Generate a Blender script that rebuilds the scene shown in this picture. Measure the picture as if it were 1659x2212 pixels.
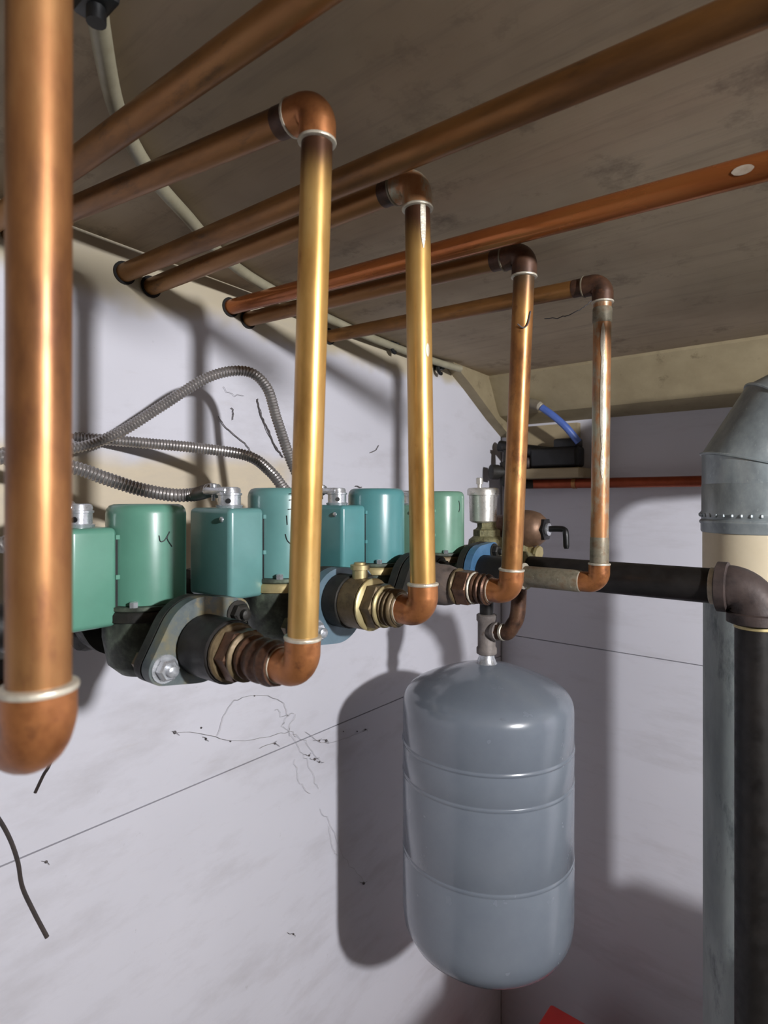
import bpy, bmesh, math, random
from mathutils import Vector, Matrix, Quaternion
random.seed(7)
S = bpy.context.scene
COL = S.collection
for o in list(bpy.data.objects):
    bpy.data.objects.remove(o)

# ------------------------------------------------------------------ camera
# world: +X leads away from the left wall, +Y along the left wall towards the corner, z=0 floor
EYE = 2.0
YAW = math.radians(39.5)
FPX = 1287.0
cam = bpy.data.cameras.new('camera')
cam.sensor_fit = 'VERTICAL'; cam.sensor_height = 36.0
cam.lens = FPX / 2212 * 36.0
cam.shift_y = -29.0 / 2212
cam.clip_start = 0.01
cam.dof.use_dof = True
cam.dof.focus_distance = 0.95
cam.dof.aperture_fstop = 7.5
camo = bpy.data.objects.new('camera', cam); COL.objects.link(camo)
camo.location = (0, 0, EYE)
camo.rotation_euler = (math.radians(90), 0, YAW)
S.camera = camo

# ------------------------------------------------------------------ light
W = bpy.data.worlds.new('world'); S.world = W
W.use_nodes = True
bg = W.node_tree.nodes['Background']
bg.inputs['Color'].default_value = (1.0, 0.91, 0.82, 1)
bg.inputs['Strength'].default_value = 0.03
lamp = bpy.data.lights.new('ceiling_bulb', 'POINT')
lamp.energy = 250
lamp.color = (0.965, 0.98, 1.02)
lamp.shadow_soft_size = 0.05
lampo = bpy.data.objects.new('ceiling_bulb', lamp); COL.objects.link(lampo)
lampo.location = (1.5, 0.22, EYE + 0.40)

S.view_settings.view_transform = 'Standard'
S.view_settings.look = 'None'
S.view_settings.gamma = 1.0
S.view_settings.exposure = 0.0
S.view_settings.use_curve_mapping = False

# ------------------------------------------------------------------ materials
def srgb(r, g, b):
    def f(c):
        c /= 255.0
        return c / 12.92 if c <= 0.04045 else ((c + 0.055) / 1.055) ** 2.4
    return (f(r), f(g), f(b), 1)

def new_mat(name):
    m = bpy.data.materials.new(name); m.use_nodes = True
    nt = m.node_tree
    return m, nt, nt.nodes['Principled BSDF']

def N(nt, t, **kw):
    n = nt.nodes.new(t)
    for k, v in kw.items():
        if k in n.inputs.keys(): n.inputs[k].default_value = v
        else: setattr(n, k, v)
    return n

def coords(nt, scale=(1, 1, 1), world=False):
    mp = N(nt, 'ShaderNodeMapping')
    mp.inputs['Scale'].default_value = scale
    if world:
        g = N(nt, 'ShaderNodeNewGeometry'); nt.links.new(g.outputs['Position'], mp.inputs['Vector'])
    else:
        g = N(nt, 'ShaderNodeTexCoord'); nt.links.new(g.outputs['Object'], mp.inputs['Vector'])
    return mp.outputs['Vector']

def ramp(nt, src, stops):
    r = N(nt, 'ShaderNodeValToRGB')
    el = r.color_ramp.elements
    while len(el) < len(stops): el.new(0.5)
    for e, (p, c) in zip(el, stops):
        e.position = p; e.color = c
    nt.links.new(src, r.inputs['Fac'])
    return r.outputs['Color']

def mix(nt, fac, a, b):
    m = N(nt, 'ShaderNodeMix', data_type='RGBA')
    for s, v in ((m.inputs[0], fac), (m.inputs[6], a), (m.inputs[7], b)):
        if isinstance(v, (tuple, float, int)): s.default_value = v
        else: nt.links.new(v, s)
    return m.outputs[2]

def noise(nt, vec, scale, detail=4, rough=0.6):
    n = N(nt, 'ShaderNodeTexNoise', Scale=scale, Detail=detail, Roughness=rough)
    nt.links.new(vec, n.inputs['Vector'])
    return n.outputs['Fac']

def bump(nt, b, h, strength=0.2, dist=0.002):
    n = N(nt, 'ShaderNodeBump', Strength=strength, Distance=dist)
    nt.links.new(h, n.inputs['Height']); nt.links.new(n.outputs['Normal'], b.inputs['Normal'])

MATS = {}
def mottled(name, cols, scale=18, rough=(0.3, 0.5), metal=0.0, stretch=(1, 1, 1), spots=None, bmp=0.0, spec=0.5, coat=0.0, top_tone=None):
    """surface whose own colour wanders between a few tones, with optional stains"""
    if name in MATS: return MATS[name]
    m, nt, b = new_mat(name)
    v = coords(nt, stretch, world=True)
    f = noise(nt, v, scale, 5, 0.65)
    k = len(cols)
    stops = [(0.3 + 0.4 * i / max(1, k - 1), srgb(*c)) for i, c in enumerate(cols)]
    c = ramp(nt, f, stops)
    if spots:
        sc, col, lo, hi = spots
        sf = noise(nt, v, sc, 6, 0.7)
        sm = ramp(nt, sf, [(lo, (0, 0, 0, 1)), (hi, (1, 1, 1, 1))])
        c = mix(nt, sm, c, srgb(*col))
    if top_tone:                                     # second colour blended in towards the top, from height z0 to z1
        z0, z1, hc = top_tone
        sz = N(nt, 'ShaderNodeSeparateXYZ'); nt.links.new(coords(nt, world=True), sz.inputs[0])
        ad = N(nt, 'ShaderNodeMath', operation='MULTIPLY_ADD'); nt.links.new(noise(nt, v, 30, 3), ad.inputs[0]); ad.inputs[1].default_value = .05
        nt.links.new(sz.outputs['Z'], ad.inputs[2])
        mr = N(nt, 'ShaderNodeMapRange', interpolation_type='SMOOTHSTEP'); nt.links.new(ad.outputs[0], mr.inputs['Value'])
        mr.inputs['From Min'].default_value = EYE + z0 + .025; mr.inputs['From Max'].default_value = EYE + z1 + .025
        c = mix(nt, mr.outputs[0], c, srgb(*hc))
    nt.links.new(c, b.inputs['Base Color'])
    rr = N(nt, 'ShaderNodeMapRange'); nt.links.new(noise(nt, v, scale * 2.3, 3), rr.inputs['Value'])
    rr.inputs['From Min'].default_value = 0.3; rr.inputs['From Max'].default_value = 0.7
    rr.inputs['To Min'].default_value = rough[0]; rr.inputs['To Max'].default_value = rough[1]
    nt.links.new(rr.outputs['Result'], b.inputs['Roughness'])
    b.inputs['Metallic'].default_value = metal
    b.inputs['Specular IOR Level'].default_value = spec
    if coat:
        b.inputs['Coat Weight'].default_value = coat; b.inputs['Coat Roughness'].default_value = 0.12
    if bmp: bump(nt, b, noise(nt, v, scale * 5, 4), bmp)
    MATS[name] = m
    return m

# copper in its several states
cop = lambda: mottled('aged_copper', [(106, 68, 44), (150, 102, 62), (170, 124, 78)], 20, (0.34, 0.5), 0.62, (1, 1, .35), (50, (118, 74, 52), .56, .74))
cop_gold = lambda: mottled('golden_copper', [(158, 116, 60), (196, 152, 86), (206, 168, 104)], 20, (0.30, 0.44), 0.66, (1, 1, .3), (46, (150, 98, 54), .6, .74), top_tone=(.265, .315, (84, 56, 40)))
cop_dark = lambda: mottled('brown_copper', [(112, 74, 44), (158, 108, 62), (176, 130, 76)], 26, (0.30, 0.46), 0.62, (1, 1, .5), (50, (96, 62, 42), .56, .74), top_tone=(.25, .31, (92, 74, 56)))
cop_elbow = lambda: mottled('elbow_copper', [(138, 84, 50), (178, 116, 70), (160, 104, 64)], 30, (0.32, 0.46), 0.6, (1, 1, 1), (40, (104, 66, 46), .54, .72))
cop_run = lambda: mottled('overhead_copper', [(100, 68, 38), (140, 96, 52), (150, 108, 62)], 14, (0.34, 0.5), 0.55, (.25, 1, 1), (40, (84, 60, 40), .56, .74))
cop_red = lambda: mottled('reddish_copper', [(128, 72, 38), (166, 96, 50), (172, 108, 58)], 14, (0.2, 0.32), 0.6, (.25, 1, 1), (40, (104, 62, 36), .58, .74))
burnt = lambda: mottled('burnt_joint', [(44, 34, 28), (78, 52, 38), (92, 64, 46)], 40, (0.42, 0.58), 0.4, (1, 1, 1), (50, (120, 76, 50), .58, .74))
cop_verd = lambda: mottled('tarnished_copper', [(132, 110, 84), (164, 112, 72), (182, 138, 96)], 30, (0.34, 0.52), 0.5, (1, 1, .4), (44, (158, 156, 136), .46, .62))
tarn = lambda: mottled('green_tarnish', [(98, 90, 74), (130, 122, 104), (116, 92, 68)], 60, (0.45, 0.65), 0.35, (1, 1, 1), (90, (180, 178, 158), .62, .75))
fl_dark = lambda: mottled('flux_burnt_copper', [(50, 40, 32), (84, 60, 42), (64, 58, 46)], 50, (0.45, 0.6), 0.5)
solder = lambda: mottled('solder_bead', [(176, 166, 148), (214, 206, 188)], 70, (0.35, 0.5), 0.45, bmp=.2)
blk_iron = lambda: mottled('black_iron', [(22, 20, 19), (38, 34, 32)], 24, (0.38, 0.6), 0.35, bmp=.1)
rust_iron = lambda: mottled('rusty_iron', [(74, 66, 62), (110, 98, 92), (124, 106, 94)], 40, (0.55, 0.75), 0.2, bmp=.25)
iron_elbow = lambda: mottled('dark_iron_elbow', [(40, 33, 32), (66, 55, 52), (76, 64, 60)], 30, (0.5, 0.7), 0.2, bmp=.25)
tee_iron = lambda: mottled('grey_tee_iron', [(104, 96, 92), (136, 127, 121)], 40, (0.5, 0.7), 0.15, spots=(60, (96, 76, 62), .6, .74), bmp=.3)
cast_dark = lambda: mottled('cast_iron_dark', [(30, 30, 28), (52, 48, 42)], 36, (0.5, 0.7), 0.3, bmp=.25)
brass_d = lambda: mottled('dull_brass', [(74, 62, 45), (108, 92, 66), (92, 76, 54)], 48, (0.4, 0.6), 0.4, spots=(70, (60, 48, 36), .6, .72), bmp=.15)
brass_l = lambda: mottled('pale_brass', [(170, 152, 104), (196, 182, 138)], 40, (0.35, 0.5), 0.6)
nip_brown = lambda: mottled('brown_nipple', [(56, 40, 32), (92, 64, 48), (110, 82, 60)], 52, (0.4, 0.6), 0.55, bmp=.2)
zinc = lambda: mottled('zinc_plate', [(184, 186, 190), (216, 218, 222)], 60, (0.22, 0.36), 0.72)
galv = lambda: mottled('galvanised_sheet', [(128, 136, 138), (150, 158, 160), (170, 176, 176)], 26, (0.34, 0.46), 0.42, (1, 1, .6), (90, (176, 182, 182), .6, .7))
galv_d = lambda: mottled('galvanised_sheet_dull', [(136, 144, 143), (164, 171, 169)], 18, (0.42, 0.54), 0.12, (1, 1, .35), (14, (84, 92, 94), .55, .7))
cream = lambda: mottled('cream_paint', [(206, 190, 160), (216, 202, 174)], 12, (0.5, 0.6))
flange_dirty = lambda: mottled('grey_flange_paint', [(66, 76, 80), (92, 100, 100), (120, 114, 88)], 26, (0.4, 0.6), 0.2, spots=(24, (140, 124, 84), .54, .66))
flange_blue = lambda: mottled('slate_blue_flange', [(84, 104, 116), (100, 120, 132)], 26, (0.32, 0.48), 0.15)
flange_vivid = lambda: mottled('blue_flange', [(62, 100, 134), (86, 126, 162)], 26, (0.25, 0.38), 0.2)
steel_con = lambda: mottled('flexible_steel', [(150, 146, 144), (178, 172, 168)], 50, (0.26, 0.38), 0.72)
rubber = lambda: mottled('black_plastic', [(12, 12, 13), (20, 20, 21)], 30, (0.35, 0.5))
wire_b = lambda: mottled('brown_wire_sheath', [(34, 28, 27), (58, 48, 44)], 90, (0.5, 0.7))
tankgrey = lambda: mottled('tank_grey_enamel', [(108, 115, 125), (116, 123, 132)], 9, (0.20, 0.28), 0.0, spots=(26, (98, 104, 110), .66, .8), coat=.5)
silver = lambda: mottled('satin_nickel', [(196, 192, 186), (222, 218, 210)], 60, (0.25, 0.36), 0.62)
prv_m = lambda: mottled('bronze_bell', [(100, 76, 60), (134, 104, 82)], 40, (0.42, 0.58), 0.45)
scale_b = lambda: mottled('scaled_brass', [(96, 92, 66), (136, 130, 96), (80, 66, 44)], 70, (0.5, 0.7), 0.4, spots=(60, (150, 116, 60), .62, .74), bmp=.5)
ivory = lambda: mottled('ivory_sheath', [(142, 135, 112), (160, 153, 130)], 30, (0.4, 0.5))
bluep = lambda: mottled('blue_tube', [(72, 98, 168), (88, 114, 182)], 30, (0.35, 0.45))
redp = lambda: mottled('red_plastic', [(196, 44, 40), (212, 56, 48)], 12, (0.35, 0.45))
inkm = lambda: mottled('black_ink', [(18, 20, 22), (26, 28, 30)], 60, (0.5, 0.6))
webm = lambda: mottled('cobweb_dust', [(150, 147, 148), (176, 173, 174)], 200, (0.8, 0.9))
debm = lambda: mottled('dark_debris', [(72, 67, 67), (104, 98, 98)], 200, (0.8, 0.9))
wood_l = lambda: mottled('pale_board', [(150, 134, 104), (176, 160, 128)], 16, (0.6, 0.7), 0, (.2, 1, 1))
def paint_green(name, c):
    d = tuple(int(x * .90) for x in c)
    return mottled(name, [d, c], 10, (0.28, 0.36), 0.0, coat=.2)

# walls: white paint, dirty specks, a cream patch
def wall_mat(name, patch):
    m, nt, b = new_mat(name)
    v = coords(nt, (1, 1, 1), world=True)
    c = ramp(nt, noise(nt, v, 2.2, 3, .5), [(0.35, srgb(205, 203, 210)), (0.65, srgb(212, 210, 217))])
    sp = ramp(nt, noise(nt, v, 26, 6, .75), [(0.66, (0, 0, 0, 1)), (0.80, (1, 1, 1, 1))])
    c = mix(nt, sp, c, srgb(176, 172, 176))
    st = coords(nt, (1, 6, 40), world=True)
    scr = ramp(nt, noise(nt, st, 1.4, 5, .7), [(0.62, (0, 0, 0, 1)), (0.78, (1, 1, 1, 1))])
    mm = N(nt, 'ShaderNodeMath', operation='MULTIPLY'); nt.links.new(scr, mm.inputs[0]); mm.inputs[1].default_value = .35
    c = mix(nt, mm.outputs[0], c, srgb(196, 190, 190))
    if patch:
        sx = N(nt, 'ShaderNodeSeparateXYZ'); nt.links.new(v, sx.inputs[0])
        wob = noise(nt, v, 5, 3)
        def band(out, lo, hi, soft):
            a = N(nt, 'ShaderNodeMath', operation='ADD'); nt.links.new(out, a.inputs[0])
            w2 = N(nt, 'ShaderNodeMath', operation='MULTIPLY_ADD'); nt.links.new(wob, w2.inputs[0]); w2.inputs[1].default_value = .12; w2.inputs[2].default_value = -.06
            nt.links.new(w2.outputs[0], a.inputs[1])
            r1 = N(nt, 'ShaderNodeMapRange', interpolation_type='SMOOTHSTEP'); nt.links.new(a.outputs[0], r1.inputs['Value'])
            r1.inputs['From Min'].default_value = lo - soft; r1.inputs['From Max'].default_value = lo + soft
            r2 = N(nt, 'ShaderNodeMapRange', interpolation_type='SMOOTHSTEP'); nt.links.new(a.outputs[0], r2.inputs['Value'])
            r2.inputs['From Min'].default_value = hi - soft; r2.inputs['From Max'].default_value = hi + soft
            r2.inputs['To Min'].default_value = 1; r2.inputs['To Max'].default_value = 0
            p = N(nt, 'ShaderNodeMath', operation='MULTIPLY'); nt.links.new(r1.outputs[0], p.inputs[0]); nt.links.new(r2.outputs[0], p.inputs[1])
            return p.outputs[0]
        p1 = band(sx.outputs['Y'], 0.10, 0.86, .03)
        p2 = band(sx.outputs['Z'], EYE - .13, EYE + .085, .02)
        p = N(nt, 'ShaderNodeMath', operation='MULTIPLY'); nt.links.new(p1, p.inputs[0]); nt.links.new(p2, p.inputs[1])
        c = mix(nt, p.outputs[0], c, srgb(208, 193, 168))
        # beige band along the top of the wall
        p3 = band(sx.outputs['Z'], EYE + .335, EYE + .6, .02)
        c = mix(nt, p3, c, srgb(186, 174, 150))
    gv_ = coords(nt, (1, 1.6, 4.5), world=True)
    gr_ = ramp(nt, noise(nt, gv_, 2.6, 6, .68), [(0.50, (0, 0, 0, 1)), (0.72, (1, 1, 1, 1))])
    g2_ = N(nt, 'ShaderNodeMath', operation='MULTIPLY'); nt.links.new(gr_, g2_.inputs[0]); g2_.inputs[1].default_value = .30
    c = mix(nt, g2_.outputs[0], c, srgb(158, 152, 152))
    nt.links.new(c, b.inputs['Base Color'])
    b.inputs['Roughness'].default_value = .62
    b.inputs['Specular IOR Level'].default_value = .3
    bump(nt, b, noise(nt, v, 3.5, 2, .4), .35, .01)
    return m
WALL_L = wall_mat('white_wall_paint', True)
WALL_R = wall_mat('white_wall_paint_plain', False)

def ceil_mat():
    m, nt, b = new_mat('bare_ceiling_board')
    v = coords(nt, (1, 1, 1), world=True)
    g = coords(nt, (1.2, 14, 1), world=True)
    c = ramp(nt, noise(nt, v, 3, 4, .6), [(0.3, srgb(156, 138, 114)), (0.7, srgb(186, 168, 142))])
    gr = ramp(nt, noise(nt, g, 3, 6, .7), [(0.52, (0, 0, 0, 1)), (0.72, (1, 1, 1, 1))])
    mm = N(nt, 'ShaderNodeMath', operation='MULTIPLY'); nt.links.new(gr, mm.inputs[0]); mm.inputs[1].default_value = .45
    c = mix(nt, mm.outputs[0], c, srgb(118, 106, 92))
    so = ramp(nt, noise(nt, v, 7, 6, .75), [(0.56, (0, 0, 0, 1)), (0.74, (1, 1, 1, 1))])
    c = mix(nt, so, c, srgb(112, 98, 82))
    nt.links.new(c, b.inputs['Base Color']); b.inputs['Roughness'].default_value = .75
    bump(nt, b, noise(nt, g, 6, 5), .15, .003)
    return m
CEIL = ceil_mat()
SOFF = mottled('yellowed_plaster', [(134, 120, 92), (156, 142, 112)], 10, (0.55, 0.7), spots=(22, (108, 94, 70), .60, .75))
CONC = mottled('concrete_floor', [(66, 62, 58), (86, 82, 77)], 6, (0.7, 0.85))

# ------------------------------------------------------------------ mesh helpers
def link(name, verts, faces, mat, parent=None, smooth=True, angle=40):
    me = bpy.data.meshes.new(name)
    me.from_pydata([tuple(v) for v in verts], [], faces)
    bm = bmesh.new(); bm.from_mesh(me)
    bmesh.ops.remove_doubles(bm, verts=bm.verts, dist=1e-6)
    bmesh.ops.recalc_face_normals(bm, faces=bm.faces)
    bm.to_mesh(me); bm.free()
    if smooth:
        me.polygons.foreach_set('use_smooth', [True] * len(me.polygons))
        me.set_sharp_from_angle(angle=math.radians(angle))
    me.materials.append(mat)
    o = bpy.data.objects.new(name, me); COL.objects.link(o)
    if parent: adopt(o, parent)
    return o

def origin_of(o):
    m = Matrix.Translation(o.location)
    return (origin_of(o.parent) @ m) if o.parent else m

def adopt(o, p):
    """parent o to p and keep it where it stands"""
    w = Vector(o.location)
    o.parent = p
    o.location = w - origin_of(p).to_translation()

def tag(o, label, cat, group=None, kind=None):
    if label: o['label'] = label
    if cat: o['category'] = cat
    if group: o['group'] = group
    if kind: o['kind'] = kind
    return o

def thing(name, loc, label, cat, group=None):
    o = bpy.data.objects.new(name, None); COL.objects.link(o)
    o.empty_display_size = .02
    o.location = loc
    return tag(o, label, cat, group)

def V(x, y, h): return Vector((x, y, EYE + h))          # h: height relative to the eye line

def pixdir(u): return (u - 829.5) / FPX
def on_y(u, v, y):
    """point seen at photo pixel (u,v) that lies on the vertical plane Y=y"""
    t = pixdir(u); cs, sn = math.cos(YAW), math.sin(YAW)
    z = y / (sn * t + cs)
    return V(cs * t * z - sn * z, y, (1077 - v) / FPX * z)
def on_x(u, v, x):
    t = pixdir(u); cs, sn = math.cos(YAW), math.sin(YAW)
    z = x / (cs * t - sn)
    return V(x, sn * t * z + cs * z, (1077 - v) / FPX * z)
def at_d(u, v, z):
    t = pixdir(u); cs, sn = math.cos(YAW), math.sin(YAW)
    return V(cs * t * z - sn * z, sn * t * z + cs * z, (1077 - v) / FPX * z)

def sweep(path, radii, n=16, cap=True):
    P = [Vector(p) for p in path]
    if not isinstance(radii, (list, tuple)): radii = [radii] * len(P)
    T = []
    for i in range(len(P)):
        a = P[max(0, i - 1)]; b = P[min(len(P) - 1, i + 1)]
        d = b - a
        T.append(d.normalized() if d.length > 1e-9 else (T[-1] if T else Vector((0, 0, 1))))
    up = Vector((0, 0, 1)) if abs(T[0].z) < .9 else Vector((1, 0, 0))
    u = T[0].cross(up).normalized()
    vs, fs = [], []
    for i, (p, t, r) in enumerate(zip(P, T, radii)):
        if i:
            q = T[i - 1].rotation_difference(t); u = q @ u
        u = (u - t * u.dot(t)).normalized(); w = t.cross(u)
        for k in range(n):
            a = 2 * math.pi * k / n
            vs.append(p + (u * math.cos(a) + w * math.sin(a)) * r)
    for i in range(len(P) - 1):
        for k in range(n):
            fs.append((i * n + k, i * n + (k + 1) % n, (i + 1) * n + (k + 1) % n, (i + 1) * n + k))
    if cap:
        fs.append(tuple(range(n - 1, -1, -1))); m = (len(P) - 1) * n
        fs.append(tuple(m + k for k in range(n)))
    return vs, fs

def lathe(prof, origin, axis=(0, 0, 1), n=24):
    """prof: (distance along axis, radius)"""
    a = Vector(axis).normalized(); o = Vector(origin)
    u = a.cross(Vector((0, 0, 1)) if abs(a.z) < .9 else Vector((1, 0, 0))).normalized(); w = a.cross(u)
    vs, fs = [], []
    for d, r in prof:
        for k in range(n):
            g = 2 * math.pi * k / n
            vs.append(o + a * d + (u * math.cos(g) + w * math.sin(g)) * max(r, 1e-5))
    for i in range(len(prof) - 1):
        for k in range(n):
            fs.append((i * n + k, i * n + (k + 1) % n, (i + 1) * n + (k + 1) % n, (i + 1) * n + k))
    fs.append(tuple(range(n - 1, -1, -1))); m = (len(prof) - 1) * n
    fs.append(tuple(m + k for k in range(n)))
    return vs, fs

def join(*gs):
    V_, F_ = [], []
    for vs, fs in gs:
        b = len(V_); V_ += list(vs); F_ += [tuple(i + b for i in f) for f in fs]
    return V_, F_

def prism(poly, axis, d0, d1):
    """poly in the plane square to a world axis ('X': (y,z) pairs, 'Y': (x,z), 'Z': (x,y))"""
    n = len(poly); vs = []
    for d in (d0, d1):
        for p, q in poly:
            vs.append({'X': (d, p, q), 'Y': (p, d, q), 'Z': (p, q, d)}[axis])
    fs = [tuple(range(n)), tuple(range(2 * n - 1, n - 1, -1))]
    for i in range(n): fs.append((i, (i + 1) % n, n + (i + 1) % n, n + i))
    return vs, fs

def box(x0, x1, y0, y1, z0, z1):
    return prism([(x0, y0), (x1, y0), (x1, y1), (x0, y1)], 'Z', z0, z1)

def rbox(x0, x1, y0, y1, z0, z1, r, seg=3):
    bm = bmesh.new()
    bmesh.ops.create_cube(bm, size=1)
    for v in bm.verts:
        v.co = Vector(((x0 + x1) / 2 + v.co.x * (x1 - x0), (y0 + y1) / 2 + v.co.y * (y1 - y0), (z0 + z1) / 2 + v.co.z * (z1 - z0)))
    bmesh.ops.bevel(bm, geom=list(bm.edges), offset=r, segments=seg, profile=.5, affect='EDGES')
    bm.verts.index_update()
    vs = [v.co.copy() for v in bm.verts]; fs = [tuple(v.index for v in f.verts) for f in bm.faces]
    bm.free()
    return vs, fs

def blob(c, r, n=8):
    prof = [(-r * math.cos(math.pi * i / 6), r * math.sin(math.pi * i / 6)) for i in range(7)]
    return lathe(prof, c, (0, 0, 1), n)

def bez(pts, k=10):
    """smooth curve through points (Catmull-Rom)"""
    P = [Vector(p) for p in pts]; P = [2 * P[0] - P[1]] + P + [2 * P[-1] - P[-2]]
    out = []
    for i in range(1, len(P) - 2):
        a, b, c, d = P[i - 1:i + 3]
        for j in range(k):
            t = j / k
            out.append(.5 * ((2 * b) + (c - a) * t + (2 * a - 5 * b + 4 * c - d) * t * t + (3 * b - a - 3 * c + d) * t ** 3))
    out.append(P[-2])
    return out

def resample(path, step):
    out = [path[0]]; acc = 0
    for a, b in zip(path, path[1:]):
        L = (b - a).length; d = b - a
        while acc + L >= step:
            t = (step - acc) / L; a = a + (b - a) * t; out.append(a.copy()); L = (b - a).length; acc = 0
            if L < 1e-9: break
        acc += L
    out.append(path[-1])
    return out

# ------------------------------------------------------------------ the room
XW, YW = -0.972, 1.80                    # left wall plane, right wall plane
def ceil_h(y): return 0.442 - 0.034 * y
SEAM_L, SEAM_R = EYE - .530, EYE - .4545

fl = link('floor', *box(-1.1, 3.6, -2.0, 2.0, -.05, 0), CONC, smooth=False); tag(fl, 'grey concrete basement floor under the red container', None, kind='structure')
ce = link('ceiling', [(-1.05, -2, EYE + ceil_h(-2)), (3.6, -2, EYE + ceil_h(-2)), (3.6, 1.95, EYE + ceil_h(1.95)), (-1.05, 1.95, EYE + ceil_h(1.95)),
          (-1.05, -2, EYE + .62), (3.6, -2, EYE + .62), (3.6, 1.95, EYE + .62), (-1.05, 1.95, EYE + .62)],
          [(0, 1, 2, 3), (4, 5, 6, 7), (0, 1, 5, 4), (1, 2, 6, 5), (2, 3, 7, 6), (3, 0, 4, 7)], CEIL, smooth=False)
tag(ce, 'low brownish grained board ceiling above the copper pipes', None, kind='structure')
wl = link('wall_left', *box(XW - .08, XW - .012, -2, 1.95, 0, EYE + .5), mottled('wall_backing', [(70, 66, 62), (90, 84, 80)], 10, (.7, .8)), smooth=False)
tag(wl, 'white painted panel wall behind the green pumps', None, kind='structure')
g = .0013
p = link('panel', *box(XW - .012, XW, -2, YW - .003, SEAM_L + g, EYE + .5), WALL_L, wl, smooth=False); p['label'] = 'upper white wall panel behind the pumps'
p = link('panel', *box(XW - .012, XW, -2, YW - .003, 0, SEAM_L - g), WALL_L, wl, smooth=False); p['label'] = 'lower white wall panel below the thin seam'
wr = link('wall_right', *box(-1.05, 3.6, YW + .012, YW + .08, 0, EYE + .5), MATS['wall_backing'], smooth=False)
tag(wr, 'white painted panel wall behind the grey tank and flue', None, kind='structure')
p = link('panel', *box(XW, 3.6, YW, YW + .012, SEAM_R + g, EYE + .5), WALL_R, wr, smooth=False); p['label'] = 'upper white wall panel crossed by the black pipe'
p = link('panel', *box(XW, 3.6, YW, YW + .012, 0, SEAM_R - g), WALL_R, wr, smooth=False); p['label'] = 'lower white wall panel right of the tank'
# coved plaster soffit where the ceiling meets the right wall
sp = [(1.648, .45), (1.656, .378), (1.668, .360), (1.712, .280), (1.726, .266), (1.752, .258), (YW, .242), (YW, .45)]
tr = link('trim_1', *prism([(a, EYE + h) for a, h in sp], 'X', XW, 3.6), SOFF, smooth=True, angle=25)
tag(tr, 'yellowed sloping plaster soffit between ceiling and right wall', None, kind='structure')
gs = [(1.44, .45), (1.45, .392), (1.56, .335), (1.70, .255), (YW, .205), (YW, .45)]
tr2 = link('trim_2', *prism([(a, EYE + h) for a, h in gs], 'X', XW, XW + .035), SOFF, smooth=False)
tag(tr2, 'slanted plaster corner piece beside the soffit on the left wall', None, kind='structure')

# ------------------------------------------------------------------ copper risers
RP = .0143
def ring(c, axis, r, w, parent, mat=None):
    prof = [(-w / 2, r - .002), (-w / 2 * .6, r + .0006), (0, r + .001), (w / 2 * .6, r + .0006), (w / 2, r - .002)]
    return link('solder_ring', *lathe(prof, c, axis, 24), mat or solder(), parent)

def elbow(c, d1, d2, R, s1, s2, r, mat, parent):
    """90 degree fitting whose axes cross at c; d1,d2 unit directions towards its two mouths"""
    d1, d2 = Vector(d1).normalized(), Vector(d2).normalized()
    path, rad = [c + d1 * (R + s1), c + d1 * (R + s1 * .05)], [r, r]
    o = c + d1 * R + d2 * R
    for i in range(0, 11):
        t = math.pi / 2 * i / 10
        path.append(o - d2 * R * math.cos(t) - d1 * R * math.sin(t)); rad.append(r * (1.0 - .05 * math.sin(2 * t)))
    path += [c + d2 * (R + s2 * .05), c + d2 * (R + s2)]; rad += [r, r]
    return link('elbow', *sweep(path, rad, 28), mat, parent)

def stack(spec, y, h, x0, parent):
    """fittings in line along +X: list of (name, length, radius, material, style)"""
    x = x0
    for nm, L, r, m, st in spec:
        if st == 'hex':
            o = link(nm, *lathe([(0, r * .93), (.0015, r), (L - .0015, r), (L, r * .93)], V(x, y, h), (1, 0, 0), 6), m, parent, smooth=False)
        elif st == 'ring':
            o = link(nm, *lathe([(0, r * .93), (L * .3, r), (L * .7, r), (L, r * .93)], V(x, y, h), (1, 0, 0), 24), m, parent)
        elif st == 'rib':
            prof = []
            for i in range(13):
                prof.append((L * i / 12, r * (1.0 + (.06 if i % 4 in (1, 2) else -.05) + random.uniform(-.02, .02))))
            o = link(nm, *lathe(prof, V(x, y, h), (1, 0, 0), 20), m, parent)
        elif st == 'taper':
            o = link(nm, *lathe([(0, r), (L * .55, r * .98), (L * .8, r * .9), (L, r * .8)], V(x, y, h), (1, 0, 0), 28), m, parent)
        else:
            o = link(nm, *lathe([(0, r * .97), (.001, r), (L - .001, r), (L, r * .97)], V(x, y, h), (1, 0, 0), 28), m, parent)
        x += L
    return x

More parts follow.
